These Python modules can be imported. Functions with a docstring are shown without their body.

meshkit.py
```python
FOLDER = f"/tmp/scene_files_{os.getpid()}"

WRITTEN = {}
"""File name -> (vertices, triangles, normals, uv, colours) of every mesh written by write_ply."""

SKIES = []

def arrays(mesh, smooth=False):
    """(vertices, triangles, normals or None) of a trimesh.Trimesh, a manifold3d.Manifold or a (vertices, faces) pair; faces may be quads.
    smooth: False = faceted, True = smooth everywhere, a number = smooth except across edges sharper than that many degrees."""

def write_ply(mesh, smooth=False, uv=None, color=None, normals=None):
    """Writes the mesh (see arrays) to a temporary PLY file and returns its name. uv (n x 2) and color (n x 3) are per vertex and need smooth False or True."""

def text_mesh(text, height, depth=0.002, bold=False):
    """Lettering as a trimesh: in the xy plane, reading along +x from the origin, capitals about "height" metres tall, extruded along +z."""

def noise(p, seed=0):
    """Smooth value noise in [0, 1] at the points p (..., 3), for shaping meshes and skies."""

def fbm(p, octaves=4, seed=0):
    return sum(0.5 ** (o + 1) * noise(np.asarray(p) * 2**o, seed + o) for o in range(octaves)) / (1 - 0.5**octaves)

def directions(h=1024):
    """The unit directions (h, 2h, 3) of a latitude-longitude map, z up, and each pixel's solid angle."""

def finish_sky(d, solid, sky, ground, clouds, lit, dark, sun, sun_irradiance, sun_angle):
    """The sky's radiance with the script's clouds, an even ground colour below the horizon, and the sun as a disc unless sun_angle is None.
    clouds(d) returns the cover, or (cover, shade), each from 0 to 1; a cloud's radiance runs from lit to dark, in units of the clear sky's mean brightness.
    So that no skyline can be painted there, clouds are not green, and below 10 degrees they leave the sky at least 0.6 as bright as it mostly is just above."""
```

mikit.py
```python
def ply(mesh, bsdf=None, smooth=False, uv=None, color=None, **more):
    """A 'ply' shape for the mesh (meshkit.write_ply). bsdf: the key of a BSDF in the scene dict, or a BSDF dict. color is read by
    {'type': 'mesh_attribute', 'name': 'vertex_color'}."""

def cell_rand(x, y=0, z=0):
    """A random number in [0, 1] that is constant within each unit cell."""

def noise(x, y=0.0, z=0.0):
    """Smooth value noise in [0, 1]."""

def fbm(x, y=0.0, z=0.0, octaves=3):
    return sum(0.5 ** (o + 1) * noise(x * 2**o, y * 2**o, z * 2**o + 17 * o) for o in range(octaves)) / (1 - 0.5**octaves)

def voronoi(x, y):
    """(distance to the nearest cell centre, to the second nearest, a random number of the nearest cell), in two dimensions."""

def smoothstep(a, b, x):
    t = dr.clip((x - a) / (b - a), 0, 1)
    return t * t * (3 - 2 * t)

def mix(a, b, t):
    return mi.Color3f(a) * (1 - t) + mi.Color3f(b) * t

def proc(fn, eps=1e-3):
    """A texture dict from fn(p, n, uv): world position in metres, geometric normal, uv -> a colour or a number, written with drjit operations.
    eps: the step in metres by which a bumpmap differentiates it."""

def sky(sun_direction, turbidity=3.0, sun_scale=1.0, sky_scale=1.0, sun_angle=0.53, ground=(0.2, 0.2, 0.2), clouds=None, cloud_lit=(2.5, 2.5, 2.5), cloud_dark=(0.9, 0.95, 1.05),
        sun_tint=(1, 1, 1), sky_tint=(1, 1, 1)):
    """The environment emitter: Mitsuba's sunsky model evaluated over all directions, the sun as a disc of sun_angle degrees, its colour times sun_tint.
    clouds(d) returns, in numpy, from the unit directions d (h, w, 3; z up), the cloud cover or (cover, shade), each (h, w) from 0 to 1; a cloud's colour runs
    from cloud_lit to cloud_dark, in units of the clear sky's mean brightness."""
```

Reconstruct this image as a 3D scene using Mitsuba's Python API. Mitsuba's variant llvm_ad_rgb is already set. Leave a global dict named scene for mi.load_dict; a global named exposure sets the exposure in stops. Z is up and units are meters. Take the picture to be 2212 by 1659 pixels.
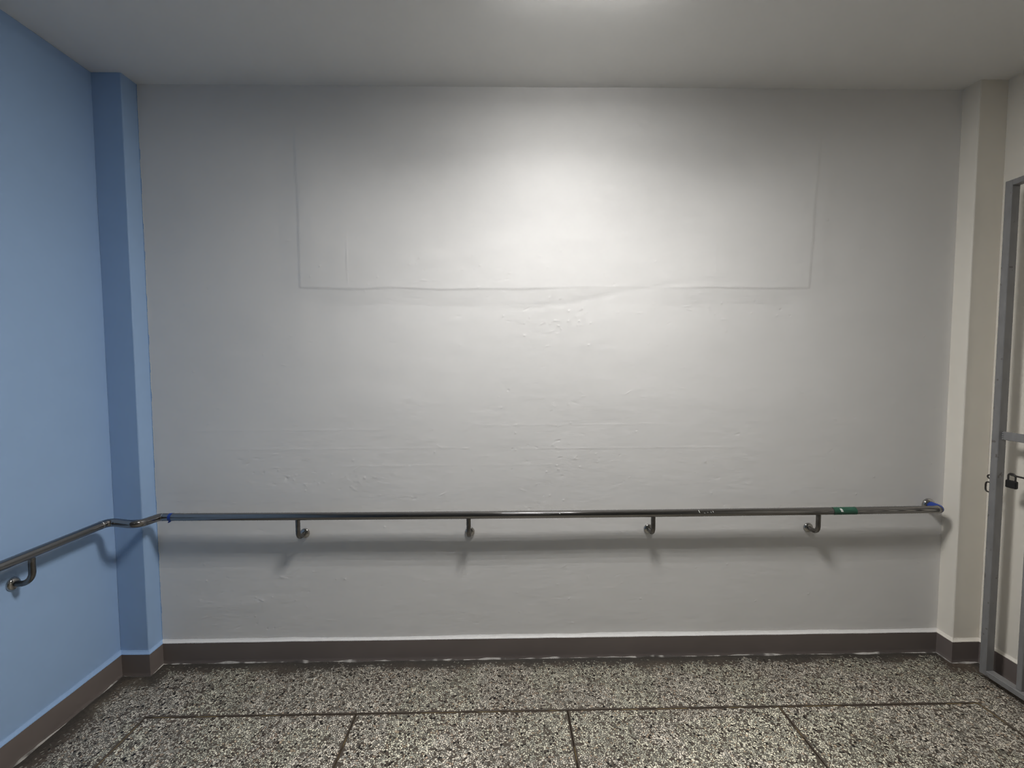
import math
import numpy as np
import trimesh
import drjit as dr
import mitsuba as mi
import mikit
import meshkit
from mikit import noise, fbm, smoothstep, mix
from scipy.spatial import Voronoi, cKDTree

T = mi.ScalarTransform4f
scene, labels = {}, {}

# ------------------------------------------------------------------ camera
FPX, PITCH, YAW, ROLL = 950.0, 0.0527, -0.0175, -0.0037
CAM = np.array([0.0, 0.0, 1.6])


def ray(px, py):
    u, v = px - 1106.0, py - 829.5
    c, s = math.cos(ROLL), math.sin(ROLL)
    u, v = c * u + s * v, -s * u + c * v
    x, y, z = u / FPX, 1.0, -v / FPX
    c, s = math.cos(PITCH), math.sin(PITCH)
    y, z = c * y + s * z, -s * y + c * z
    c, s = math.cos(YAW), math.sin(YAW)
    return np.array([c * x - s * y, s * x + c * y, z])


_f = ray(1106, 829.5)
_u = ray(1106, 829.5 - FPX) - _f
scene["camera"] = {
    "type": "perspective", "fov_axis": "x", "fov": math.degrees(2 * math.atan(1106 / FPX)),
    "near_clip": 0.02, "far_clip": 100.0,
    "to_world": T().look_at(origin=CAM.tolist(), target=(CAM + _f).tolist(), up=_u.tolist()),
}

# ------------------------------------------------------------------ light and exposure
exposure = 0.1
LAMP = (0.31, 1.41)          # centre of the reflector ceiling light near the end wall
LAMP_SIZE = (0.64, 0.36)
LAMP_TINT = (1.0, 0.992, 0.975)
LAMP_PANEL, LAMP_SIDES = 16.0, 11.0                     # radiance of its opal cover, below and along its long sides
LAMP_BEAMS = ((58, 5, 6.2, 0.0), (75, 15, 5.0, 0.0), (52, 5, 6.6, 43.0), (52, 5, 6.6, -43.0))   # its reflectors: cutoff, beam width, intensity, tilt
FAR_LAMP = (0.31, -1.2)      # the next light along the room, behind the camera
FAR_RADIANCE = 1.6

# ------------------------------------------------------------------ room measures (metres)
D = 2.301                    # end wall
XL, XR = -1.829, 2.370       # sides of the end wall, between the pilasters
PLW, PLD = 0.141, 0.088      # left pilaster width, depth
PRW, PRD = 0.143, 0.085
WL, WR = XL - PLW, XR + PRW  # side walls
H = 2.985
REAR = -4.0
HS, SK = 0.1115, 0.014       # skirting height, thickness


def bsdf(key, d):
    scene[key] = d
    return key


def rgb(*c):
    return {"type": "rgb", "value": list(c)}


def paint_fn(base, var, seed):
    def fn(p, n, uv):
        a = fbm(p.x * 1.7 + seed, p.y * 1.7, p.z * 1.7, 3)
        b = fbm(p.x * 9 + seed, p.y * 9, p.z * 9, 2)
        k = 1 + var * (a - 0.5) + var * 0.5 * (b - 0.5)
        return mi.Color3f(*base) * k
    return fn


def stipple(amount, coarse=1.0):
    def fn(p, n, uv):
        a = fbm(p.x * 110 * coarse, p.y * 110 * coarse, p.z * 130 * coarse, 3)
        b = fbm(p.x * 30 + 5, p.y * 30, p.z * 42 + 9, 2)
        return amount * (a + 0.9 * b)
    return fn


def painted(key, fn, bump, rough=0.5, spec=0.25):
    bsdf(key, {"type": "twosided", "b": {"type": "bumpmap", "scale": 1.0, "t": mikit.proc(bump, eps=1.5e-3),
               "b": {"type": "principled", "base_color": mikit.proc(fn), "roughness": rough, "specular": spec}}})


WHITE = (0.715, 0.70, 0.68)
BLUE = (0.30, 0.435, 0.645)


def end_wall_colour(p, n, uv):
    c = paint_fn(WHITE, 0.05, 3.0)(p, n, uv)
    edge = XL + 0.0025 + 0.003 * (fbm(p.z * 45, 3.3, 0, 3) - 0.35) + 0.0025 * smoothstep(0.7, 0.8, noise(p.z * 14, 8.1))
    bare = smoothstep(0.35, 0.5, fbm(p.z * 9, 5.5, 0, 3))
    c = dr.select(p.x < edge + 0.0045 * bare, mi.Color3f(0.80, 0.765, 0.68), c)
    return dr.select(p.x < edge, mi.Color3f(*BLUE), c)


painted("white_paint", end_wall_colour, stipple(0.0006))
painted("cream_paint", paint_fn((0.73, 0.69, 0.615), 0.05, 7.0), stipple(0.0004))
painted("blue_paint", paint_fn(BLUE, 0.06, 11.0), stipple(0.0004))
painted("ceiling_paint", paint_fn((0.70, 0.69, 0.665), 0.04, 17.0), stipple(0.00015))
painted("rear_paint", paint_fn((0.45, 0.45, 0.44), 0.05, 23.0), stipple(0.0002))


def skirt_colour(p, n, uv):
    c = paint_fn((0.165, 0.138, 0.127), 0.25, 31.0)(p, n, uv)
    scuff = smoothstep(0.62, 0.85, fbm(p.x * 22, p.y * 22, p.z * 60, 3)) * smoothstep(0.05, 0.0, p.z)
    return mix(c, (0.13, 0.12, 0.11), scuff * 0.6)


painted("skirting_paint", skirt_colour, stipple(0.00018), 0.42, 0.35)
bsdf("mortar", {"type": "twosided", "b": {"type": "diffuse", "reflectance": mikit.proc(
    lambda p, n, uv: mix((0.09, 0.08, 0.074), (0.42, 0.40, 0.37), smoothstep(0.42, 0.62, fbm(p.x * 16, p.y * 16, 1.0, 3))))}})


# ------------------------------------------------------------------ mesh helpers
def grid_mesh(P):
    a, b = P.shape[:2]
    i = np.arange(a * b).reshape(a, b)
    q = np.stack([i[:-1, :-1], i[1:, :-1], i[1:, 1:], i[:-1, 1:]], -1).reshape(-1, 4)
    return trimesh.Trimesh(P.reshape(-1, 3), np.vstack([q[:, [0, 1, 2]], q[:, [0, 2, 3]]]), process=False)


def put(key, mesh, mat, smooth=False, **more):
    if key in scene:
        k = 1
        while f"{key}_{k:03d}" in scene:
            k += 1
        key = f"{key}_{k:03d}"
    scene[key] = mikit.ply(mesh, mat, smooth=smooth, **more)
    return key


def struct(key, label=None):
    labels[key] = {"kind": "structure", **({"label": label} if label else {})}


def cat(*m):
    return trimesh.util.concatenate(list(m))


def bevel_box(size, centre, r=0.002):
    """A box with its edges cut at 45 degrees."""
    h = np.array(size) / 2.0
    r = min(r, h.min() * 0.9)
    pts = []
    for s in np.ndindex(2, 2, 2):
        s = np.array(s) * 2 - 1
        for k in range(3):
            q = h - r
            q[k] = h[k]
            pts.append(s * q)
    m = trimesh.convex.convex_hull(np.array(pts))
    m.apply_translation(centre)
    return m


def fillet_path(pts, radii, step=10.0):
    """A polyline whose inner corners are rounded with arcs."""
    pts = [np.array(p, float) for p in pts]
    out = [pts[0]]
    for i in range(1, len(pts) - 1):
        a, b, c = pts[i - 1], pts[i], pts[i + 1]
        r = radii[i - 1]
        u, v = (a - b) / np.linalg.norm(a - b), (c - b) / np.linalg.norm(c - b)
        ang = math.acos(np.clip(u @ v, -1, 1))
        t = r / math.tan(ang / 2)
        w = (u + v) / np.linalg.norm(u + v)
        o = b + w * r / math.sin(ang / 2)
        p0, p1 = b + u * t - o, b + v * t - o
        tot = math.pi - ang
        n = max(2, int(math.degrees(tot) / step) + 1)
        for k in range(n + 1):
            s = k / n
            out.append(o + (math.sin((1 - s) * tot) * p0 + math.sin(s * tot) * p1) / math.sin(tot))
    out.append(pts[-1])
    return np.array(out)


def sweep(path, radius, sides=24, cap=True):
    """A round tube along a path; radius a number or one per point."""
    p = np.asarray(path, float)
    keep = np.r_[True, np.linalg.norm(np.diff(p, axis=0), axis=1) > 1e-6]
    p = p[keep]
    rad = np.broadcast_to(radius, (len(keep),))[keep]
    t = np.gradient(p, axis=0)
    seg = np.diff(p, axis=0)
    seg /= np.linalg.norm(seg, axis=1, keepdims=True)
    t[1:-1] = seg[:-1] + seg[1:]
    t[0], t[-1] = seg[0], seg[-1]
    t /= np.linalg.norm(t, axis=1, keepdims=True)
    a = np.cross(t[0], [0.1, 0.2, 1.0] if abs(t[0][2]) < 0.9 else [1.0, 0.1, 0])
    a /= np.linalg.norm(a)
    ang = np.arange(sides) * 2 * np.pi / sides
    rings = []
    for k in range(len(p)):
        a = a - t[k] * (a @ t[k])
        a /= np.linalg.norm(a)
        b = np.cross(t[k], a)
        rings.append(p[k] + rad[k] * (np.cos(ang)[:, None] * a + np.sin(ang)[:, None] * b))
    v = np.concatenate(rings)
    n = len(p)
    i, j = np.meshgrid(np.arange(n - 1), np.arange(sides), indexing="ij")
    q = np.stack([i * sides + j, i * sides + (j + 1) % sides, (i + 1) * sides + (j + 1) % sides, (i + 1) * sides + j], -1).reshape(-1, 4)
    f = np.vstack([q[:, [0, 1, 2]], q[:, [0, 2, 3]]])
    if cap:
        v = np.vstack([v, p[0], p[-1]])
        k = np.arange(sides)
        f = np.vstack([f, np.stack([np.full(sides, n * sides), (k + 1) % sides, k], 1),
                       np.stack([np.full(sides, n * sides + 1), (n - 1) * sides + k, (n - 1) * sides + (k + 1) % sides], 1)])
    return trimesh.Trimesh(v, f, process=False)


def lathe(profile, origin, axis, sides=32):
    """Revolve (radius, height) about an axis through origin."""
    pr = np.array(profile, float)
    ang = np.arange(sides + 1) * 2 * np.pi / sides
    P = np.stack([pr[:, None, 0] * np.cos(ang), pr[:, None, 0] * np.sin(ang), np.broadcast_to(pr[:, None, 1], (len(pr), sides + 1))], -1)
    m = grid_mesh(P)
    m.apply_transform(trimesh.geometry.align_vectors([0, 0, 1], axis))
    m.apply_translation(origin)
    m.merge_vertices()
    m.fix_normals()
    return m


def run_along(plan, profile_fn, step=0.02):
    """A strip along a plan polyline (x, y), mitred at its corners. profile_fn(s, n_pts) -> (k, n, 2): offset from the wall, height.
    The room lies to the right of the direction of travel."""
    plan = np.array(plan, float)
    seg = np.diff(plan, axis=0)
    L = np.linalg.norm(seg, axis=1)
    dirs = seg / L[:, None]
    nor = np.stack([dirs[:, 1], -dirs[:, 0]], 1)
    pos, off, s_all = [], [], []
    s0 = 0.0
    for i in range(len(seg)):
        n = max(1, int(L[i] / step))
        m0 = nor[i] if i == 0 else (nor[i] + nor[i - 1]) / (1 + nor[i] @ nor[i - 1])
        m1 = nor[i] if i == len(seg) - 1 else (nor[i] + nor[i + 1]) / (1 + nor[i] @ nor[i + 1])
        ks = np.arange(n + 1) / n
        for k in ks:
            pos.append(plan[i] + seg[i] * k)
            off.append(m0 if k == 0 else m1 if k == 1 else nor[i])
            s_all.append(s0 + L[i] * k)
        s0 += L[i]
    pos, off, s_all = np.array(pos), np.array(off), np.array(s_all)
    prof = profile_fn(s_all)                                        # (k, n, 2)
    P = np.empty(prof.shape[:2] + (3,))
    P[..., :2] = pos[None] + off[None] * prof[..., :1]
    P[..., 2] = prof[..., 1]
    return grid_mesh(P)


def n1(s, f, seed):
    return meshkit.fbm(np.stack([np.asarray(s) * f, np.full(np.shape(s), seed * 3.7), np.zeros(np.shape(s))], -1), 3, seed) - 0.5


# ------------------------------------------------------------------ end wall: plaster relief is geometry
rng = np.random.default_rng(7)
gx = np.linspace(XL - 0.02, XR + 0.02, 1060)
gz = np.linspace(0.0, H, 750)
X, Z = np.meshgrid(gx, gz, indexing="ij")
P3 = np.stack([X, Z, 0 * X], -1)


def sstep(a, b, x):
    t = np.clip((x - a) / (b - a), 0, 1)
    return t * t * (3 - 2 * t)


h = 0.0070 * (meshkit.fbm(P3 * [1.6, 1.9, 1], 3, 1) - 0.5)
h += 0.0022 * (meshkit.fbm(P3 * [4.0, 8.0, 1], 3, 2) - 0.5)
h += 0.00055 * (meshkit.fbm(P3 * [9.0, 44.0, 1], 3, 3) - 0.5) * (0.4 + 0.6 * sstep(2.0, 1.0, Z))
# the boarded-over opening, a few millimetres proud
wob = lambda t, s: 0.012 * (meshkit.fbm(np.stack([t * 5.0, 0 * t + s, 0 * t], -1), 3, 4) - 0.5)
left = -1.046 - 0.008 * (Z - 1.97) + wob(Z, 1.0)
right = 1.597 + 0.05 * (Z - 1.976) + wob(Z, 2.0)
bot = 1.977 + wob(X, 3.0) - 0.009 * np.exp(-((X + 0.27) / 0.16) ** 2) + 0.008 * sstep(0.1, 0.6, X) * sstep(0.95, 0.6, X)
crisp = 0.004 + 0.012 * sstep(0.0, 0.5, np.abs(X + 0.35)) * (meshkit.noise(P3 * [3.0, 0.01, 1], 9))
mask = sstep(left - 0.010, left + 0.008, X) * sstep(right + 0.011, right - 0.009, X) * sstep(bot - crisp, bot + 0.004, Z) * sstep(2.84, 2.72, Z)
fade = 1 - 0.72 * sstep(0.12, 0.40, X) * sstep(1.10, 0.85, X)
h += 0.0020 * mask * fade
# the filler feathered away below and beside the board
u = np.clip(bot - Z, 0, 1)
feather = np.where(u < 0.085, u / 0.085, np.clip(1 - (u - 0.085) / 0.5, 0, 1)) * (0.6 + 0.8 * meshkit.noise(P3 * [2.2, 0.01, 1], 19))
h -= 0.0040 * feather * sstep(left - 0.02, left + .12, X) * sstep(right + .05, right - .15, X)
u = np.clip(left - X, 0, 1)
h -= 0.0042 * np.where(u < 0.10, u / 0.10, np.clip(1 - (u - 0.10) / 0.45, 0, 1)) * sstep(1.75, 2.1, Z) * sstep(2.85, 2.5, Z)
u = np.clip(X - right, 0, 1)
h -= 0.0030 * np.where(u < 0.10, u / 0.10, np.clip(1 - (u - 0.10) / 0.45, 0, 1)) * sstep(1.8, 2.1, Z) * sstep(2.85, 2.5, Z)
# filled edges swelling around the board
h += 0.0012 * np.exp(-((X - left - 0.07) / 0.05) ** 2) * sstep(1.9, 2.05, Z) * sstep(2.8, 2.5, Z)
h += 0.0014 * np.exp(-((X - right - 0.06) / 0.05) ** 2) * sstep(1.9, 2.05, Z) * sstep(2.8, 2.5, Z)
# hairline seams
h += 0.0007 * np.exp(-((X + 0.803 + 0.012 * (Z - 2.1) + 0.3 * wob(Z * 2, 5.0)) / 0.0045) ** 2) * sstep(1.98, 2.02, Z) * sstep(2.33, 2.2, Z)
h += 0.0005 * np.exp(-((X - 1.103 + 0.2 * wob(Z * 2, 6.0)) / 0.0045) ** 2) * sstep(2.04, 2.06, Z) * sstep(2.3, 2.2, Z)
for z0, x0, x1, a in ((1.137, 0.02, 1.30, 0.0006), (1.142, -1.6, -0.1, 0.0004), (1.262, -0.2, 0.95, 0.0004), (1.242, -1.7, -0.5, 0.0004), (1.05, -1.0, 0.4, 0.0003)):
    h += a * np.exp(-((Z - z0 + 0.3 * wob(X, z0)) / 0.0045) ** 2) * sstep(x0, x0 + 0.2, X) * sstep(x1, x1 - 0.2, X)
# low ripples sweeping across the filler
for cx, cz, rx, rz, a in ((-0.1, 2.17, 0.55, 0.035, 0.0012), (0.75, 2.26, 0.35, 0.03, 0.0010), (0.55, 1.94, 0.7, 0.018, -0.0012), (-1.45, 0.30, 0.2, 0.05, 0.0022),
                          (-0.85, 2.12, 0.06, 0.12, 0.0012), (-1.3, 0.36, 0.12, 0.03, -0.0014)):
    h += a * np.exp(-(((X - cx) / rx) ** 2 + ((Z - cz - 0.1 * rx * np.sin((X - cx) / rx * 2)) / rz) ** 2))


def stamp(x0, z0, length, width, ang, amp):
    i0, i1 = np.searchsorted(gx, [x0 - length - 0.03, x0 + length + 0.03])
    j0, j1 = np.searchsorted(gz, [z0 - length - 0.03, z0 + length + 0.03])
    if i1 - i0 < 2 or j1 - j0 < 2:
        return
    dx, dz = X[i0:i1, j0:j1] - x0, Z[i0:i1, j0:j1] - z0
    c, s = math.cos(ang), math.sin(ang)
    u, v = c * dx + s * dz, -s * dx + c * dz
    v = v + 0.15 * width * np.sin(u / width * 1.3)
    h[i0:i1, j0:j1] += amp * np.exp(-(u / length) ** 2 - (v / width) ** 2)


clusters = ((-1.0, 1.0, 0.25, 0.07, 40), (-1.35, 0.33, 0.2, 0.08, 30), (0.3, 1.86, 0.16, 0.07, 34), (0.3, 1.22, 0.2, 0.18, 46), (0.7, 1.05, 0.5, 0.08, 30),
            (0.0, 2.05, 0.5, 0.05, 26), (-0.9, 0.55, 0.3, 0.15, 14), (0.4, 0.35, 0.9, 0.15, 24), (1.1, 1.85, 0.2, 0.04, 16), (0.2, 1.5, 1.4, 0.8, 150), (0.2, 0.6, 1.6, 0.4, 70))
for cx, cz, sx, sz, n in clusters:
    for _ in range(n):
        x0, z0 = cx + sx * rng.normal(), cz + sz * rng.normal()
        if not (XL + .05 < x0 < XR - .05 and 0.16 < z0 < 2.6):
            continue
        if rng.random() < 0.62:
            stamp(x0, z0, 0.0042, 0.0042, 0, rng.uniform(0.0008, 0.0022) * rng.choice([1, 1, 1, -1]))
        else:
            stamp(x0, z0, rng.uniform(0.007, 0.018), 0.0036, rng.normal(0, 0.4), rng.uniform(0.0006, 0.0015) * rng.choice([1, 1, -1]))
h *= sstep(XL - 0.021, XL + 0.03, X) * sstep(XR + 0.021, XR - 0.03, X)
struct("wall_back", "pale end wall of uneven painted plaster with a boarded-over patch")
put("wall_back", grid_mesh(np.stack([X, D - h, Z], -1)), "white_paint", smooth=True)


# ------------------------------------------------------------------ side walls, pilasters, rear wall, ceiling
def side_wall(x, y0, y1, sign, seed):
    ys, zs = np.linspace(y0, y1, 240), np.linspace(0, H, 120)
    Yg, Zg = np.meshgrid(ys, zs, indexing="ij")
    p = np.stack([Yg, Zg, 0 * Yg], -1)
    d = 0.004 * (meshkit.fbm(p * [1.5, 1.7, 1], 3, seed) - 0.5) + 0.0012 * (meshkit.fbm(p * [6, 8, 1], 2, seed + 1) - 0.5)
    return grid_mesh(np.stack([np.full_like(Yg, x) + sign * d, Yg, Zg], -1))


def pilaster(plan, seed):
    """Two faces of a pilaster with a slightly rounded, hand-plastered arris."""
    a, b, c = (np.array(q, float) for q in plan)
    path = fillet_path([np.r_[a, 0], np.r_[b, 0], np.r_[c, 0]], [0.006], 12)[:, :2]
    t = np.gradient(path, axis=0)
    t /= np.linalg.norm(t, axis=1, keepdims=True)
    nrm = np.stack([t[:, 1], -t[:, 0]], 1)
    zs = np.linspace(0, H, 240)
    w = 0.0016 * (meshkit.fbm(np.stack([np.broadcast_to(zs * 6, (len(path), len(zs))), np.broadcast_to(np.arange(len(path))[:, None] * 0.15, (len(path), len(zs))),
                                        np.zeros((len(path), len(zs)))], -1), 3, seed) - 0.5)
    w[0] = w[-1] = 0
    P = np.empty((len(path), len(zs), 3))
    P[..., :2] = path[:, None] + nrm[:, None] * w[..., None]
    P[..., 2] = zs
    return grid_mesh(P)


struct("wall_left", "light blue painted left wall")
put("wall_left", side_wall(WL, REAR, D - PLD + 0.02, 1, 40), "blue_paint", smooth=True)
put("wall_left__pilaster", pilaster([(WL, D - PLD), (XL, D - PLD), (XL, D + 0.01)], 51), "blue_paint", smooth=40)
struct("wall_right", "cream painted right wall behind the metal gate")
put("wall_right", side_wall(WR, REAR, D - PRD + 0.02, -1, 60), "cream_paint", smooth=True)
put("wall_right__pilaster", pilaster([(XR, D + 0.01), (XR, D - PRD), (WR, D - PRD)], 71), "cream_paint", smooth=40)
struct("wall_rear")
put("wall_rear", grid_mesh(np.array([[[WL, REAR, 0], [WL, REAR, H]], [[WR, REAR, 0], [WR, REAR, H]]], float)), "rear_paint")
struct("ceiling", "plain white painted ceiling")
cy_, cx_ = np.meshgrid(np.linspace(REAR, D + 0.02, 160), np.linspace(WL - 0.01, WR + 0.01, 120), indexing="ij")
ch = 0.005 * (meshkit.fbm(np.stack([cx_ * 1.3, cy_ * 1.3, 0 * cx_], -1), 3, 81) - 0.5)
put("ceiling", grid_mesh(np.stack([cx_, cy_, H + ch], -1)), "ceiling_paint", smooth=True)

# ------------------------------------------------------------------ skirting with the sloped plaster lip above it
LEFT = [(WL, REAR), (WL, D - PLD), (XL, D - PLD), (XL, D)]
BACK = [(XL, D), (XR, D)]
RIGHT = [(XR, D), (XR, D - PRD), (WR, D - PRD), (WR, REAR)]


def skirt_profile(seed):
    def fn(s):
        top = HS + 0.0022 * n1(s, 14, seed) + 0.003 * n1(s, 2.0, seed + 1)
        t = SK + 0.0016 * n1(s, 5, seed + 2)
        one = np.ones_like(s)
        return np.stack([np.stack([t + 0.004, 0 * one - 0.002], -1), np.stack([t + 0.0012, 0.008 * one], -1), np.stack([t, 0.02 * one], -1),
                         np.stack([t, top - 0.002], -1), np.stack([t - 0.002, top], -1), np.stack([t * 0 - 0.002, top], -1)])
    return fn


def lip_profile(seed, rise):
    def fn(s):
        top = HS + 0.0022 * n1(s, 14, seed) + 0.003 * n1(s, 2.0, seed + 1)
        t = SK + 0.0016 * n1(s, 5, seed + 2)
        r = rise * (1 + 0.5 * n1(s, 3, seed + 4) + 0.3 * n1(s, 20, seed + 5))
        return np.stack([np.stack([t + 0.0004, top - 0.0015], -1), np.stack([t + 0.0002, top + 0.0015], -1),
                         np.stack([t * 0.42, top + r * 0.5], -1), np.stack([t * 0.1, top + r], -1), np.stack([t * 0 - 0.004, top + r * 1.8], -1)])
    return fn


def mortar_profile(seed):
    def fn(s):
        w = np.clip(0.0035 + 0.020 * n1(s, 13, seed), 0.0004, 0.014)
        z = np.clip(0.0025 + 0.018 * n1(s, 11, seed + 1), 0.0004, 0.012)
        return np.stack([np.stack([SK - 0.001 + 0 * s, z + 0.002], -1), np.stack([SK + 0.003 + w * 0.3, z], -1), np.stack([SK + 0.005 + w, 0.0 * s - 0.0005], -1)])
    return fn


for side, plan, mat, seed in (("left", LEFT, "blue_paint", 101), ("back", BACK, "white_paint", 131), ("right", RIGHT, "cream_paint", 161)):
    key = f"baseboard_{side}"
    struct(key, f"dark grey-brown painted skirting along the {dict(left='blue left wall', back='pale end wall', right='cream right wall')[side]}")
    put(key, run_along(plan, skirt_profile(seed)), "skirting_paint", smooth=35)
    put(f"{key}__mortar_line", run_along(plan, mortar_profile(seed + 20), 0.008), "mortar", smooth=40)
    put(f"wall_{side}__plaster_lip", run_along(plan, lip_profile(seed, 0.011)), mat, smooth=50)

# ------------------------------------------------------------------ floor: terrazzo bays with brass-stripped joints
JX = [-1.625, -0.680, 0.283, 1.262, 2.200]
JY = [1.930, 0.975, 0.020, -0.935, -1.890, -2.845, -3.80]
GAP = 0.0030


def grime(p):
    """Dirt worked into the floor along the skirting and into the corners, in patches."""
    edge = dr.minimum(dr.minimum(D - p.y, p.x - WL), WR - p.x)
    edge = dr.minimum(edge, dr.maximum(D - PLD - p.y, p.x - XL))
    ragged = 0.19 * fbm(p.x * 7, p.y * 7, 2.0, 3) + 0.02
    return smoothstep(1.0, 0.15, edge / ragged)


def matrix_colour(p, n, uv):
    a = fbm(p.x * 6, p.y * 6, 4.0, 3)
    b = fbm(p.x * 160, p.y * 160, 9.0, 2)
    c = mix((0.075, 0.056, 0.044), (0.105, 0.090, 0.070), a) * (0.6 + 0.8 * b)
    return mix(c, (0.035, 0.033, 0.030), 0.8 * grime(p))


def worn_matrix(p, n, uv):
    """Terrazzo further back, where the chips are left to the material."""
    d1, d2, r = mikit.voronoi(p.x * 120, p.y * 120)
    stone = smoothstep(0.16, 0.30, d2 - d1)
    tone = mix((0.16, 0.16, 0.14), (0.58, 0.56, 0.49), smoothstep(0.05, 0.85, r))
    tone = dr.select(r < 0.05, mi.Color3f(0.012), tone)
    return mix(matrix_colour(p, n, uv), tone, stone)


_attr = {"type": "mesh_attribute", "name": "vertex_color"}
bsdf("terrazzo_matrix", {"type": "twosided", "b": {"type": "principled", "base_color": mikit.proc(matrix_colour), "roughness": 0.5, "specular": 0.35}})
bsdf("terrazzo_far", {"type": "twosided", "b": {"type": "principled", "base_color": mikit.proc(worn_matrix), "roughness": 0.45, "specular": 0.4}})
bsdf("stone_chip_polish", {"type": "twosided", "b": {"type": "principled", "base_color": _attr, "roughness": 0.42, "specular": 0.4}})
bsdf("joint_filler", {"type": "twosided", "b": {"type": "diffuse", "reflectance": mikit.proc(
    lambda p, n, uv: mix((0.075, 0.055, 0.042), (0.16, 0.11, 0.078), fbm(p.x * 25, p.y * 25, 3.0, 3)))}})
bsdf("brass", {"type": "twosided", "b": {"type": "principled", "base_color": mikit.proc(
    lambda p, n, uv: mix((0.07, 0.05, 0.035), (0.34, 0.25, 0.12), smoothstep(0.45, 0.7, fbm(p.x * 14, p.y * 14, 6.0, 2)))), "roughness": 0.4, "metallic": 0.4}})

struct("floor", "speckled grey terrazzo floor laid in large bays with thin dark joints")
put("floor", trimesh.creation.box((WR - WL + 0.1, D - REAR + 0.1, 0.03), T4 := trimesh.transformations.translation_matrix([(WL + WR) / 2, (D + REAR) / 2, -0.0335])), "joint_filler")

# chips: a shrunk, round-cornered Voronoi packing of large and small stones
CHIP_Y0 = 1.20


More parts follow.
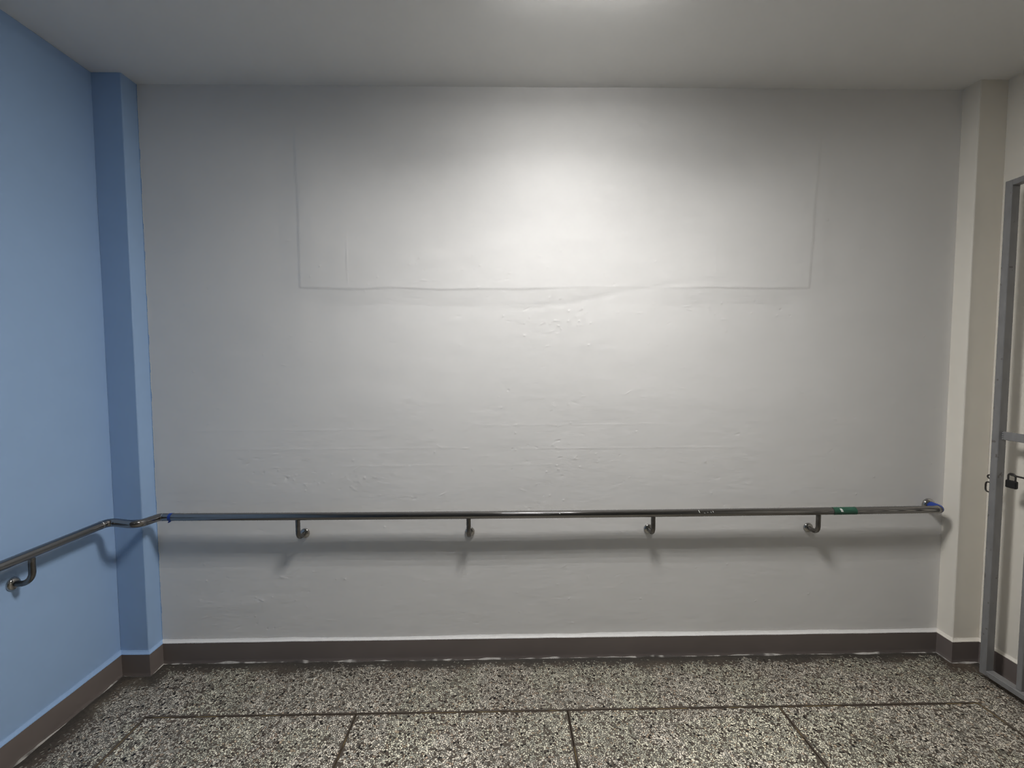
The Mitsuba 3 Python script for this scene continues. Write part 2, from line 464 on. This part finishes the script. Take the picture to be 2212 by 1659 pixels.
def chips():
    r = np.random.default_rng(21)
    w, l = WR - WL, D - CHIP_Y0
    area = w * l
    pts, size = [], []
    big = np.c_[r.uniform(WL, WR, int(area * 900)), r.uniform(CHIP_Y0, D, int(area * 900))]
    t = cKDTree(big)
    bad = {j for i, j in t.query_pairs(0.015)}
    big = np.delete(big, list(bad), 0)
    mid = np.c_[r.uniform(WL, WR, int(area * 6500)), r.uniform(CHIP_Y0, D, int(area * 6500))]
    mid = mid[t.query(mid)[0] > 0.0105]
    bad = {j for i, j in cKDTree(mid).query_pairs(0.0088)}
    mid = np.delete(mid, list(bad), 0)
    bm = np.vstack([big, mid])
    small = np.c_[r.uniform(WL, WR, int(area * 26000)), r.uniform(CHIP_Y0, D, int(area * 26000))]
    small = small[cKDTree(bm).query(small)[0] > 0.0063]
    bad = {j for i, j in cKDTree(small).query_pairs(0.0042)}
    small = np.delete(small, list(bad), 0)
    return np.vstack([big, mid, small])


def build_chips():
    r = np.random.default_rng(33)
    pts = chips()
    # stretch the packing locally so that the stones are slivers lying in all directions
    k = 55.0
    dx = meshkit.fbm(np.c_[pts * k, 0 * pts[:, 0]], 2, 61) - 0.5
    dy = meshkit.fbm(np.c_[pts * k, 0 * pts[:, 0] + 7], 2, 62) - 0.5
    vor = Voronoi(pts)
    cells = []
    edges_x = np.array([WL, *JX, WR])
    for i in range(len(pts)):
        reg = vor.regions[vor.point_region[i]]
        if -1 in reg or len(reg) < 3:
            continue
        v = vor.vertices[reg]
        c = v.mean(0)
        if np.abs(v - c).max() > 0.02:
            continue
        # keep off the joints and walls
        x, y = c
        if y < CHIP_Y0 + 0.008 or v[:, 1].min() < CHIP_Y0:
            continue
        wall = min(D - SK - 0.006 - y, x - WL - SK - 0.006, WR - SK - 0.006 - x)
        if x < XL and y > D - PLD - SK - .006 or x > XR and y > D - PRD - SK - .006:
            continue
        rad = np.linalg.norm(v - c, axis=1)
        if wall < rad.max():
            continue
        border = y > JY[0] or x < JX[0] or x > JX[-1]
        bay = 0
        if not border:
            bay = int(np.searchsorted(JX, x))
            if min(abs(x - q) for q in JX) < rad.max() * 0.8 + GAP or JY[0] - y < rad.max() * 0.7 + GAP:
                continue
        elif (abs(y - JY[0]) < rad.max() * 0.7 + GAP and JX[0] < x < JX[-1]) or (min(abs(x - JX[0]), abs(x - JX[-1])) < rad.max() * 0.8 + GAP and y < JY[0]):
            continue
        cells.append((bay, c, v))
    n = len(cells)
    cs = np.array([c for _, c, _ in cells])
    edge = np.minimum(np.minimum(D - cs[:, 1], cs[:, 0] - WL), WR - cs[:, 0])
    edge = np.minimum(edge, np.maximum(D - PLD - cs[:, 1], cs[:, 0] - XL))
    edge = np.minimum(edge, np.maximum(D - PRD - cs[:, 1], XR - cs[:, 0]))
    ragged = 0.20 * meshkit.fbm(np.c_[cs * 7, 0 * cs[:, 0] + 2], 3, 5) + 0.025
    dirt = sstep(1.1, 0.2, edge / ragged)
    near = sstep(0.55, 0.05, edge)                                               # less often scrubbed close to the walls
    film = meshkit.fbm(np.c_[cs * 3.5, 0 * cs[:, 0] + 5], 3, 8)                 # traffic film, greenish and brownish patches
    hue = meshkit.fbm(np.c_[cs * 5, 0 * cs[:, 0] + 11], 2, 12)
    out = {}
    for i, (bay, c, v) in enumerate(cells):
        if dirt[i] > 0.55 and r.random() < dirt[i]:
            continue
        if r.random() < 0.10:                                                    # stones lost or under the matrix
            continue
        s = r.random()
        u = r.random()
        if s < 0.042:
            col = np.array([0.010, 0.010, 0.009]) * r.uniform(0.6, 1.6)
        elif s < 0.16:
            col = np.array([0.21, 0.21, 0.185]) * r.uniform(0.7, 1.4)
        elif s < 0.45:
            col = np.array([0.42, 0.42, 0.375]) * r.uniform(0.8, 1.25)
        elif s < 0.50:
            col = np.array([0.48, 0.39, 0.30]) * r.uniform(0.8, 1.2)
        else:
            col = np.array([0.74, 0.715, 0.63]) * r.uniform(0.75, 1.25)
        tint = np.array([1.0, 0.98, 0.90]) if hue[i] < 0.5 else np.array([1.02, 0.97, 0.93])
        col = col * tint * (0.68 + 0.48 * film[i]) * (1 - 0.30 * near[i] * (0.5 + film[i]))
        col = col * (1 - 0.72 * dirt[i]) + np.array([0.04, 0.037, 0.033]) * 0.72 * dirt[i]
        # shrink, squeeze to a sliver, cut the corners
        a = r.uniform(0, math.pi)
        d = np.array([math.cos(a), math.sin(a)])
        q = v - c
        squeeze = r.uniform(0.48, 1.0)
        q = q - np.outer(q @ d, d) * (1 - squeeze)
        rm = np.linalg.norm(q, axis=1).mean()
        q = q * max(0.35, 1.07 - r.uniform(0.0005, 0.0014) / rm)
        q = q * r.uniform(0.9, 1.1, (len(q), 1))
        nx = np.roll(q, -1, 0)
        q = np.stack([0.76 * q + 0.24 * nx, 0.24 * q + 0.76 * nx], 1).reshape(-1, 2)
        if len(q) > 12:
            q = q[::2]
        out.setdefault(bay, []).append((c + q, col))
    return out


def chip_mesh(items):
    vs, fs, cs, k = [], [], [], 0
    for q, col in items:
        m = len(q)
        area = 0.5 * np.sum(q[:, 0] * np.roll(q[:, 1], -1) - q[:, 1] * np.roll(q[:, 0], -1))
        if area < 0:
            q = q[::-1]
        vs.append(np.c_[q, np.full(m, 0.00035)])
        j = np.arange(1, m - 1)
        fs.append(np.stack([np.zeros(m - 2, int), j, j + 1], 1) + k)
        cs.append(np.broadcast_to(col, (m, 3)))
        k += m
    return trimesh.Trimesh(np.concatenate(vs), np.concatenate(fs), process=False), np.concatenate(cs)


def slab(x0, x1, y0, y1):
    return bevel_box((x1 - x0, y1 - y0, 0.018), ((x0 + x1) / 2, (y0 + y1) / 2, -0.009), 0.0012)


by_bay = build_chips()
# the border bay runs round the edge of the room in one piece (three arms that meet flush)
key = put("floor__border_bay", cat(slab(WL, WR, JY[0] + GAP, D), slab(WL, JX[0] - GAP, CHIP_Y0, JY[0] + GAP), slab(JX[-1] + GAP, WR, CHIP_Y0, JY[0] + GAP)), "terrazzo_matrix")
labels[key] = {"label": "terrazzo border strip running round the foot of the walls"}
m, c = chip_mesh(by_bay[0])
k2 = put(key + "__stone_chips", m, "stone_chip_polish", color=c)
labels[k2] = {"kind": "stuff", "label": "pale and black stone chips set in the border"}
put("floor__border_bay", cat(slab(WL, JX[0] - GAP, REAR, CHIP_Y0), slab(JX[-1] + GAP, WR, REAR, CHIP_Y0)), "terrazzo_far")
for row in range(len(JY) - 1):
    for i in range(4):
        x0, x1 = JX[i] + GAP, JX[i + 1] - GAP
        y1, y0 = JY[row] - GAP, JY[row + 1] + GAP
        if row == 0:
            key = put("floor__terrazzo_bay", slab(x0, x1, CHIP_Y0, y1), "terrazzo_matrix")
            m, c = chip_mesh(by_bay[i + 1])
            k2 = put(key + "__stone_chips", m, "stone_chip_polish", color=c)
            labels[k2] = {"kind": "stuff", "label": "pale and black stone chips set in the bay"}
            put("floor__terrazzo_bay", slab(x0, x1, y0, CHIP_Y0 - 0.0002), "terrazzo_far")
        else:
            put("floor__terrazzo_bay", slab(x0, x1, y0, y1), "terrazzo_far")
for x in JX:
    put("floor__brass_strip", trimesh.creation.box((0.0022, JY[0] - REAR, 0.018), trimesh.transformations.translation_matrix([x + 0.0006, (JY[0] + REAR) / 2, -0.0098])), "brass")
put("floor__brass_strip", trimesh.creation.box((JX[-1] - JX[0], 0.0022, 0.018), trimesh.transformations.translation_matrix([(JX[0] + JX[-1]) / 2, JY[0], -0.0102])), "brass")

# ------------------------------------------------------------------ handrail
def steel_scratches(p, n, uv):
    return 0.00012 * fbm(p.x * 5, p.y * 5, p.z * 45, 3) + 0.00003 * fbm(p.x * 60, p.y * 60, p.z * 300, 2)


bsdf("steel", {"type": "twosided", "b": {"type": "bumpmap", "scale": 1.0, "t": mikit.proc(steel_scratches, eps=1e-3),
     "b": {"type": "principled", "base_color": rgb(0.27, 0.262, 0.255), "metallic": 1.0, "roughness": mikit.proc(
         lambda p, n, uv: 0.055 + 0.075 * smoothstep(0.35, 0.75, fbm(p.x * 3, p.y * 3, p.z * 20, 3)))}}})
bsdf("dull_steel", {"type": "twosided", "b": {"type": "principled", "base_color": mikit.proc(
    lambda p, n, uv: mix((0.10, 0.092, 0.085), (0.26, 0.25, 0.235), fbm(p.x * 40, p.y * 40, p.z * 40, 3))), "metallic": 1.0, "roughness": 0.27}})
bsdf("chrome", {"type": "twosided", "b": {"type": "principled", "base_color": rgb(0.46, 0.45, 0.43), "metallic": 1.0, "roughness": 0.12}})
bsdf("weld", {"type": "twosided", "b": {"type": "principled", "base_color": rgb(0.50, 0.49, 0.47), "metallic": 1.0, "roughness": 0.3}})
bsdf("blue_tape", {"type": "twosided", "b": {"type": "principled", "base_color": rgb(0.016, 0.048, 0.27), "roughness": 0.35, "specular": 0.5}})
bsdf("green_label", {"type": "twosided", "b": {"type": "principled", "base_color": mikit.proc(
    lambda p, n, uv: mix((0.012, 0.060, 0.036), (0.035, 0.125, 0.080), fbm(p.x * 30, p.y * 60, p.z * 160, 2))), "roughness": 0.3, "specular": 0.5}})
bsdf("white_label", {"type": "twosided", "b": {"type": "principled", "base_color": rgb(0.62, 0.64, 0.60), "roughness": 0.5}})
bsdf("white_speck", {"type": "twosided", "b": {"type": "diffuse", "reflectance": rgb(0.75, 0.74, 0.72)}})
bsdf("clear_film", {"type": "thindielectric", "int_ior": 1.45})

RR = 0.0190                       # tube radius
YR = D - 0.076                    # axis of the rail along the end wall
ZA, ZB = 0.8135, 0.8135
XLR = WL + 0.080                  # axis of the rail along the left wall
labels["handrail"] = {"label": "polished steel handrail running along the end wall and the blue left wall", "category": "handrail"}
RAIL_Z = lambda x: 0.8142 - 0.0055 * (1 - ((x - 0.2) / 1.95) ** 2)   # it sags a few millimetres in the middle

xs = np.linspace(-1.735, 2.262, 90)
put("handrail__rail_tube", sweep(np.c_[xs, np.full_like(xs, YR), RAIL_Z(xs)], RR, 32, False), "steel", smooth=True)
labels["handrail__rail_tube"] = {"label": "long straight rail along the end wall"}
jog = fillet_path([(XLR, 2.052, 0.8385), (XLR + 0.001, 2.098, 0.8378), (-1.752, 2.086, 0.827), (-1.752, YR, 0.8145), (-1.7345, YR, RAIL_Z(-1.735))], [0.03, 0.042, 0.016], 6)
put("handrail__rail_elbow", sweep(jog, RR, 32, False), "steel", smooth=True)
labels["handrail__rail_elbow"] = {"label": "bent joint stepping round the blue pilaster"}
ys = np.linspace(-1.2, 2.053, 50)
put("handrail__rail_tube", sweep(np.c_[np.full_like(ys, XLR), ys, 0.8385 + 0 * ys], RR, 32, True), "steel", smooth=40)
labels["handrail__rail_tube_001"] = {"label": "straight rail along the blue left wall"}
ret = fillet_path([(2.260, YR, RAIL_Z(2.26)), (2.287, YR, RAIL_Z(2.28)), (2.287, D - 0.001, 0.8165)], [0.026], 6)
put("handrail__rail_end", sweep(ret, RR, 32, False), "steel", smooth=True)
labels["handrail__rail_end"] = {"label": "end of the rail turned back into the wall"}
for w in ((XLR, 2.053, 0.8385, 0, 1, 0), (-1.7345, YR, RAIL_Z(-1.735), 1, 0, 0), (2.2605, YR, RAIL_Z(2.26), 1, 0, 0)):
    c = np.array(w[:3])
    d = np.array(w[3:], float)
    put("handrail__weld_bead", sweep([c - d * 0.0026, c - d * 0.0012, c + d * 0.0012, c + d * 0.0026], [RR, RR + 0.0009, RR + 0.0009, RR], 28, False), "weld", smooth=True)


def dome_flange(parent, origin, axis, r=0.0255):
    pr = [(r, 0.0), (r, 0.003), (r * 0.97, 0.0055), (r * 0.88, 0.0085), (r * 0.74, 0.0108), (r * 0.58, 0.0122), (r * 0.45, 0.0128), (0.0108, 0.0128)]
    return put(parent + "__flange", lathe(pr, origin, axis, 36), "chrome", smooth=40)


def bracket(top, wall, axis, rb=0.034):
    """A bent rod from under the rail to the wall, with a domed flange where it meets the wall."""
    top, wall, axis = (np.array(q, float) for q in (top, wall, axis))
    knee = np.array([top[0], top[1], wall[2]])
    key = put("handrail__bracket", sweep(fillet_path([top, knee, wall - axis * 0.002], [rb], 7), 0.0113, 20), "dull_steel", smooth=40)
    dome_flange(key, wall, axis)


for x, zf in ((-1.058, 0.6945), (-0.187, 0.6935), (0.768, 0.6985), (1.6345, 0.6965)):
    bracket((x, YR, RAIL_Z(x) - RR * 0.6), (x, D, zf), (0, -1, 0))
bracket((XLR, 1.750, 0.8385 - RR * 0.6), (WL, 1.750, 0.7165), (1, 0, 0), 0.05)
bracket((XLR, 0.55, 0.8385 - RR * 0.6), (WL, 0.55, 0.7165), (1, 0, 0), 0.05)
bracket((XLR, -0.70, 0.8385 - RR * 0.6), (WL, -0.70, 0.7165), (1, 0, 0), 0.05)
pr = [(0.033, 0.0), (0.033, 0.005), (0.0315, 0.010), (0.028, 0.0145), (0.024, 0.017), (0.0185, 0.018)]
labels[put("handrail__end_flange", lathe(pr, (2.287, D, 0.8165), (0, -1, 0), 36), "chrome", smooth=40)] = {"label": "domed chrome flange at the rail end"}

# blue tape: a band at the left joint with a loose tail, and a wrap round the turned-back end
xt = -1.693
band = sweep([(xt - 0.0085, YR, RAIL_Z(xt)), (xt + 0.0065, YR, RAIL_Z(xt))], RR + 0.0009, 32, False)
tail = grid_mesh(np.array([[[xt - 0.008, YR - 0.012, RAIL_Z(xt) - 0.0155], [xt + 0.005, YR - 0.011, RAIL_Z(xt) - 0.016]],
                           [[xt - 0.010, YR - 0.009, RAIL_Z(xt) - 0.021], [xt + 0.002, YR - 0.009, RAIL_Z(xt) - 0.0215]],
                           [[xt - 0.015, YR - 0.009, RAIL_Z(xt) - 0.0265], [xt - 0.009, YR - 0.009, RAIL_Z(xt) - 0.0270]]]))
labels[put("handrail__tape_band", cat(band, tail), "blue_tape", smooth=40)] = {"label": "narrow blue tape band with a loose tail"}
end_path = fillet_path([(2.260, YR, RAIL_Z(2.26)), (2.287, YR, RAIL_Z(2.28)), (2.287, D - 0.018, 0.8165)], [0.026], 6)
i0 = len(end_path) // 4
labels[put("handrail__tape_band", sweep(np.vstack([end_path[i0:-1], end_path[-2] * .5 + end_path[-1] * .5, end_path[-1]]), RR + 0.0011, 32, False), "blue_tape", smooth=True)] = {"label": "blue tape wrapped round the rail end"}


def patch(x0, x1, a0, a1, r, skew=0.0, n=14, curl=0.0):
    """A sticker bent round the front of the rail between the angles a0 and a1 (degrees, 0 = facing the room, 90 = up)."""
    P = np.empty((n, n, 3))
    for i, s in enumerate(np.linspace(0, 1, n)):
        for j, t in enumerate(np.linspace(0, 1, n)):
            a = math.radians(a0 + (a1 - a0) * t)
            x = x0 + (x1 - x0) * s + skew * t
            rr = r + curl * (abs(s - 0.5) * 2) ** 6
            P[i, j] = (x, YR - rr * math.cos(a), RAIL_Z(x) + rr * math.sin(a))
    return grid_mesh(P)


k = put("handrail__sticker", patch(1.706, 1.827, -62, 98, RR + 0.0007, -0.004, 18, 0.0008), "green_label", smooth=True)
labels[k] = {"label": "dark green sticker wrapped round the rail"}
labels[put(k + "__white_mark", patch(1.7395, 1.7515, 2, 55, RR + 0.0012, -0.005), "white_label", smooth=True)] = {"label": "small white mark on the green sticker"}
for x0, x1, a0, a1 in ((1.0005, 1.0035, 18, 62), (1.028, 1.031, 8, 20), (1.044, 1.046, 16, 30), (1.062, 1.064, 14, 34), (1.073, 1.0755, 20, 44), (0.905, 0.909, -12, -4), (0.28, 0.284, 24, 36)):
    put("handrail__paint_speck", patch(x0, x1, a0, a1, RR + 0.0004, -0.003, 4), "white_speck", smooth=True)
# a torn remnant of clear wrapping hanging under the left rail
fy = np.linspace(1.50, 2.04, 40)
drop = 0.010 + 0.007 * np.sin(fy * 19) * np.sin(fy * 7 + 1) + 0.004 * n1(fy, 30, 3)
film = np.stack([np.c_[XLR + 0.010 + 0 * fy, fy, 0.8385 - RR * 0.86 + 0 * fy], np.c_[XLR + 0.0125 + 0.002 * np.sin(fy * 31), fy, 0.8385 - RR * 0.86 - drop * 0.5],
                 np.c_[XLR + 0.012 + 0.003 * np.sin(fy * 23 + 2), fy, 0.8385 - RR * 0.86 - drop]])
labels[put("handrail__plastic_film", grid_mesh(film), "clear_film", smooth=True)] = {"label": "scrap of clear plastic wrapping under the rail"}

# ------------------------------------------------------------------ metal gate folded back along the right wall
def gate_paint(p, n, uv):
    a = fbm(p.x * 60, p.y * 60, p.z * 14, 3)
    chip = smoothstep(0.72, 0.78, fbm(p.x * 45, p.y * 45, p.z * 30, 3))
    return mix(mix((0.190, 0.188, 0.188), (0.250, 0.247, 0.246), a), (0.09, 0.075, 0.065), 0.6 * chip)


bsdf("gate_paint", {"type": "twosided", "b": {"type": "bumpmap", "scale": 1.0, "t": mikit.proc(lambda p, n, uv: 0.0001 * fbm(p.x * 150, p.y * 150, p.z * 90, 2)),
     "b": {"type": "principled", "base_color": mikit.proc(gate_paint), "roughness": 0.4, "specular": 0.5, "metallic": 0.15}}})
bsdf("black_lock", {"type": "twosided", "b": {"type": "principled", "base_color": rgb(0.012, 0.012, 0.012), "roughness": 0.4, "specular": 0.4}})
bsdf("dark_iron", {"type": "twosided", "b": {"type": "principled", "base_color": rgb(0.06, 0.055, 0.052), "metallic": 0.6, "roughness": 0.35}})

GX = 2.380                       # room-facing side of the gate
GT, GB = 2.4385, 0.030
Y0, Y1 = 1.06, 2.092             # hinge side, latch side
SW, SD = 0.031, 0.040            # stile width along the wall, depth
labels["metal_gate"] = {"label": "grey painted metal gate of square tubes folded back against the right wall", "category": "gate"}


def tube_box(y0, y1, z0, z1, x0=GX, dep=SD, r=0.0022):
    return bevel_box((dep, y1 - y0, z1 - z0), (x0 + dep / 2, (y0 + y1) / 2, (z0 + z1) / 2), r)


put("metal_gate__stile", tube_box(Y1 - SW, Y1, GB, GT), "gate_paint")
put("metal_gate__stile", tube_box(Y0, Y0 + SW, GB, GT), "gate_paint")
put("metal_gate__top_rail", tube_box(Y0 + SW, Y1 - SW, GT - 0.026, GT), "gate_paint")
put("metal_gate__bottom_rail", tube_box(Y0 + SW, Y1 - SW, GB, GB + 0.027), "gate_paint")
bars = [1.944 - 0.1185 * i - 0.022 for i in range(7)]
for y in bars:
    put("metal_gate__upright_bar", tube_box(y, y + 0.022, GB + 0.027, GT - 0.026, GX + 0.012, 0.024), "gate_paint")
put("metal_gate__mid_rail", bevel_box((0.006, Y1 - SW - Y0 - SW - 0.0, 0.040), (GX + 0.0245 - 0.0055 + 0.003, (Y0 + Y1) / 2, 1.2315), 0.0015), "gate_paint")
labels["metal_gate__mid_rail"] = {"label": "flat grey cross bar"}
rng2 = np.random.default_rng(5)
wm = cat(*[trimesh.creation.icosphere(2, 0.0042).apply_translation((GX + 0.0195 + rng2.normal(0, 0.0006), Y1 - SW - 0.001, 1.215 + 0.0095 * i)) for i in range(4)])
put("metal_gate__weld_bead", wm, "gate_paint", smooth=True)
# slide bolt with its eye on the latch side, and the staple beyond the stile
zb = 1.0490
put("metal_gate__slide_bolt", sweep([(GX + 0.021, 1.936, zb), (GX + 0.021, 2.0, zb + 0.0005), (GX + 0.021, 2.024, zb + 0.003)], 0.0042, 14), "dark_iron", smooth=40)


def ring_path(c, a, b, ry, rz, n=40, square=0.6):
    t = np.linspace(0, 2 * math.pi, n + 1)
    ca, sa = np.cos(t), np.sin(t)
    return np.array(c) + np.outer(np.sign(ca) * np.abs(ca) ** square * ry, a) + np.outer(np.sign(sa) * np.abs(sa) ** square * rz, b)


put("metal_gate__staple", sweep(ring_path((GX + 0.006, Y1 + 0.004, 0.970), (0, 1, 0), (0, 0, 1), 0.0155, 0.024), 0.0034, 12, False), "dark_iron", smooth=True)
put("metal_gate__bolt_eye", sweep(ring_path((GX + 0.004, Y1 + 0.002, 1.0225), (0, 1, 0), (0, 0, 1), 0.0085, 0.0085, square=1.0), 0.0032, 12, False), "dark_iron", smooth=True)
for z in (0.35, 1.25, 2.15):      # hinges carry it on the right wall, out of the picture
    put("metal_gate__hinge", cat(bevel_box((WR - GX - SD + 0.004, 0.05, 0.006), ((WR + GX + SD) / 2, Y0 + 0.02, z), 0.001),
        sweep([(GX + SD + 0.012, Y0 + 0.012, z - 0.05), (GX + SD + 0.012, Y0 + 0.012, z + 0.05)], 0.009, 16)), "dark_iron", smooth=40)

labels["padlock"] = {"label": "small black padlock hanging from the bolt of the grey gate", "category": "padlock"}
px = GX + 0.021
put("padlock__body", bevel_box((0.016, 0.046, 0.037), (px, 2.0135, 1.0065), 0.004), "black_lock")
sh = fillet_path([(px, 2.029, 1.020), (px, 2.029, 1.0575), (px, 1.999, 1.0575), (px, 1.999, 1.020)], [0.0135, 0.0135], 8)
put("padlock__shackle", sweep(sh, 0.0034, 14), "dark_iron", smooth=40)
labels["padlock__shackle"] = {"label": "dark metal shackle"}

# ------------------------------------------------------------------ ceiling lights
bsdf("lamp_housing", {"type": "twosided", "b": {"type": "principled", "base_color": rgb(0.7, 0.7, 0.7), "roughness": 0.4}})
bsdf("lamp_opal", {"type": "twosided", "b": {"type": "diffuse", "reflectance": rgb(0.7, 0.7, 0.7)}})


def ceiling_light(key, pos, size, panel, sides, beams, label):
    x, y = pos
    sx, sy = size
    z0, z1 = H - 0.058, H - 0.012
    put(key + "__housing", bevel_box((sx + 0.05, sy + 0.05, 0.014), (x, y, H - 0.006), 0.004), "lamp_housing")
    for q in (-1, 1):
        put(key + "__end_cap", bevel_box((0.012, sy + 0.008, z1 - z0 + 0.004), (x + q * (sx / 2 + 0.006), y, (z0 + z1) / 2), 0.003), "lamp_housing")

    def lit(part, quads, radiance, weight):
        q = np.array(quads, float)
        scene[f"{key}__{part}"] = mikit.ply((q.reshape(-1, 3), np.arange(len(q) * 4).reshape(-1, 4)), "lamp_opal",
            emitter={"type": "area", "radiance": rgb(*(radiance * t for t in LAMP_TINT)), "sampling_weight": float(weight)})

    X0, X1, Y0_, Y1_ = x - sx / 2, x + sx / 2, y - sy / 2, y + sy / 2
    lit("diffuser", [[[X0, Y0_, z0], [X0, Y1_, z0], [X1, Y1_, z0], [X1, Y0_, z0]]], panel, 14)
    lit("side_panel", [[[X0, Y1_, z0], [X0, Y1_, z1], [X1, Y1_, z1], [X1, Y1_, z0]]], sides, 7)
    lit("side_panel_001", [[[X0, Y0_, z0], [X1, Y0_, z0], [X1, Y0_, z1], [X0, Y0_, z1]]], sides, 3)
    for b, (cut, beam, power, tilt) in enumerate(beams):
        nx, ny = (5, 4) if tilt else (3, 4)
        for i in range(nx):
            for j in range(ny):
                px, py = x + 0.92 * sx * ((i + .5) / nx - .5), y + 0.88 * sy * ((j + .5) / ny - .5)
                scene[f"{key}_beam_{b}_{i}_{j}"] = {"type": "spot", "cutoff_angle": float(cut), "beam_width": float(beam),
                    "intensity": rgb(*(power / nx / ny * t for t in LAMP_TINT)),
                    "to_world": T().look_at(origin=[px, py, z0 - 0.004], target=[px + math.tan(math.radians(tilt)), py, z0 - 1.004], up=[0, 1, 0])}
    labels[key] = {"label": label, "category": "ceiling light"}
    labels[key + "__diffuser"] = {"label": "glowing opal cover"}


ceiling_light("ceiling_light", LAMP, LAMP_SIZE, LAMP_PANEL, LAMP_SIDES, LAMP_BEAMS, "glowing rectangular ceiling light close to the end wall")
ceiling_light("ceiling_light_001", FAR_LAMP, LAMP_SIZE, FAR_RADIANCE, FAR_RADIANCE, (), "dimmer rectangular ceiling light far from the end wall")
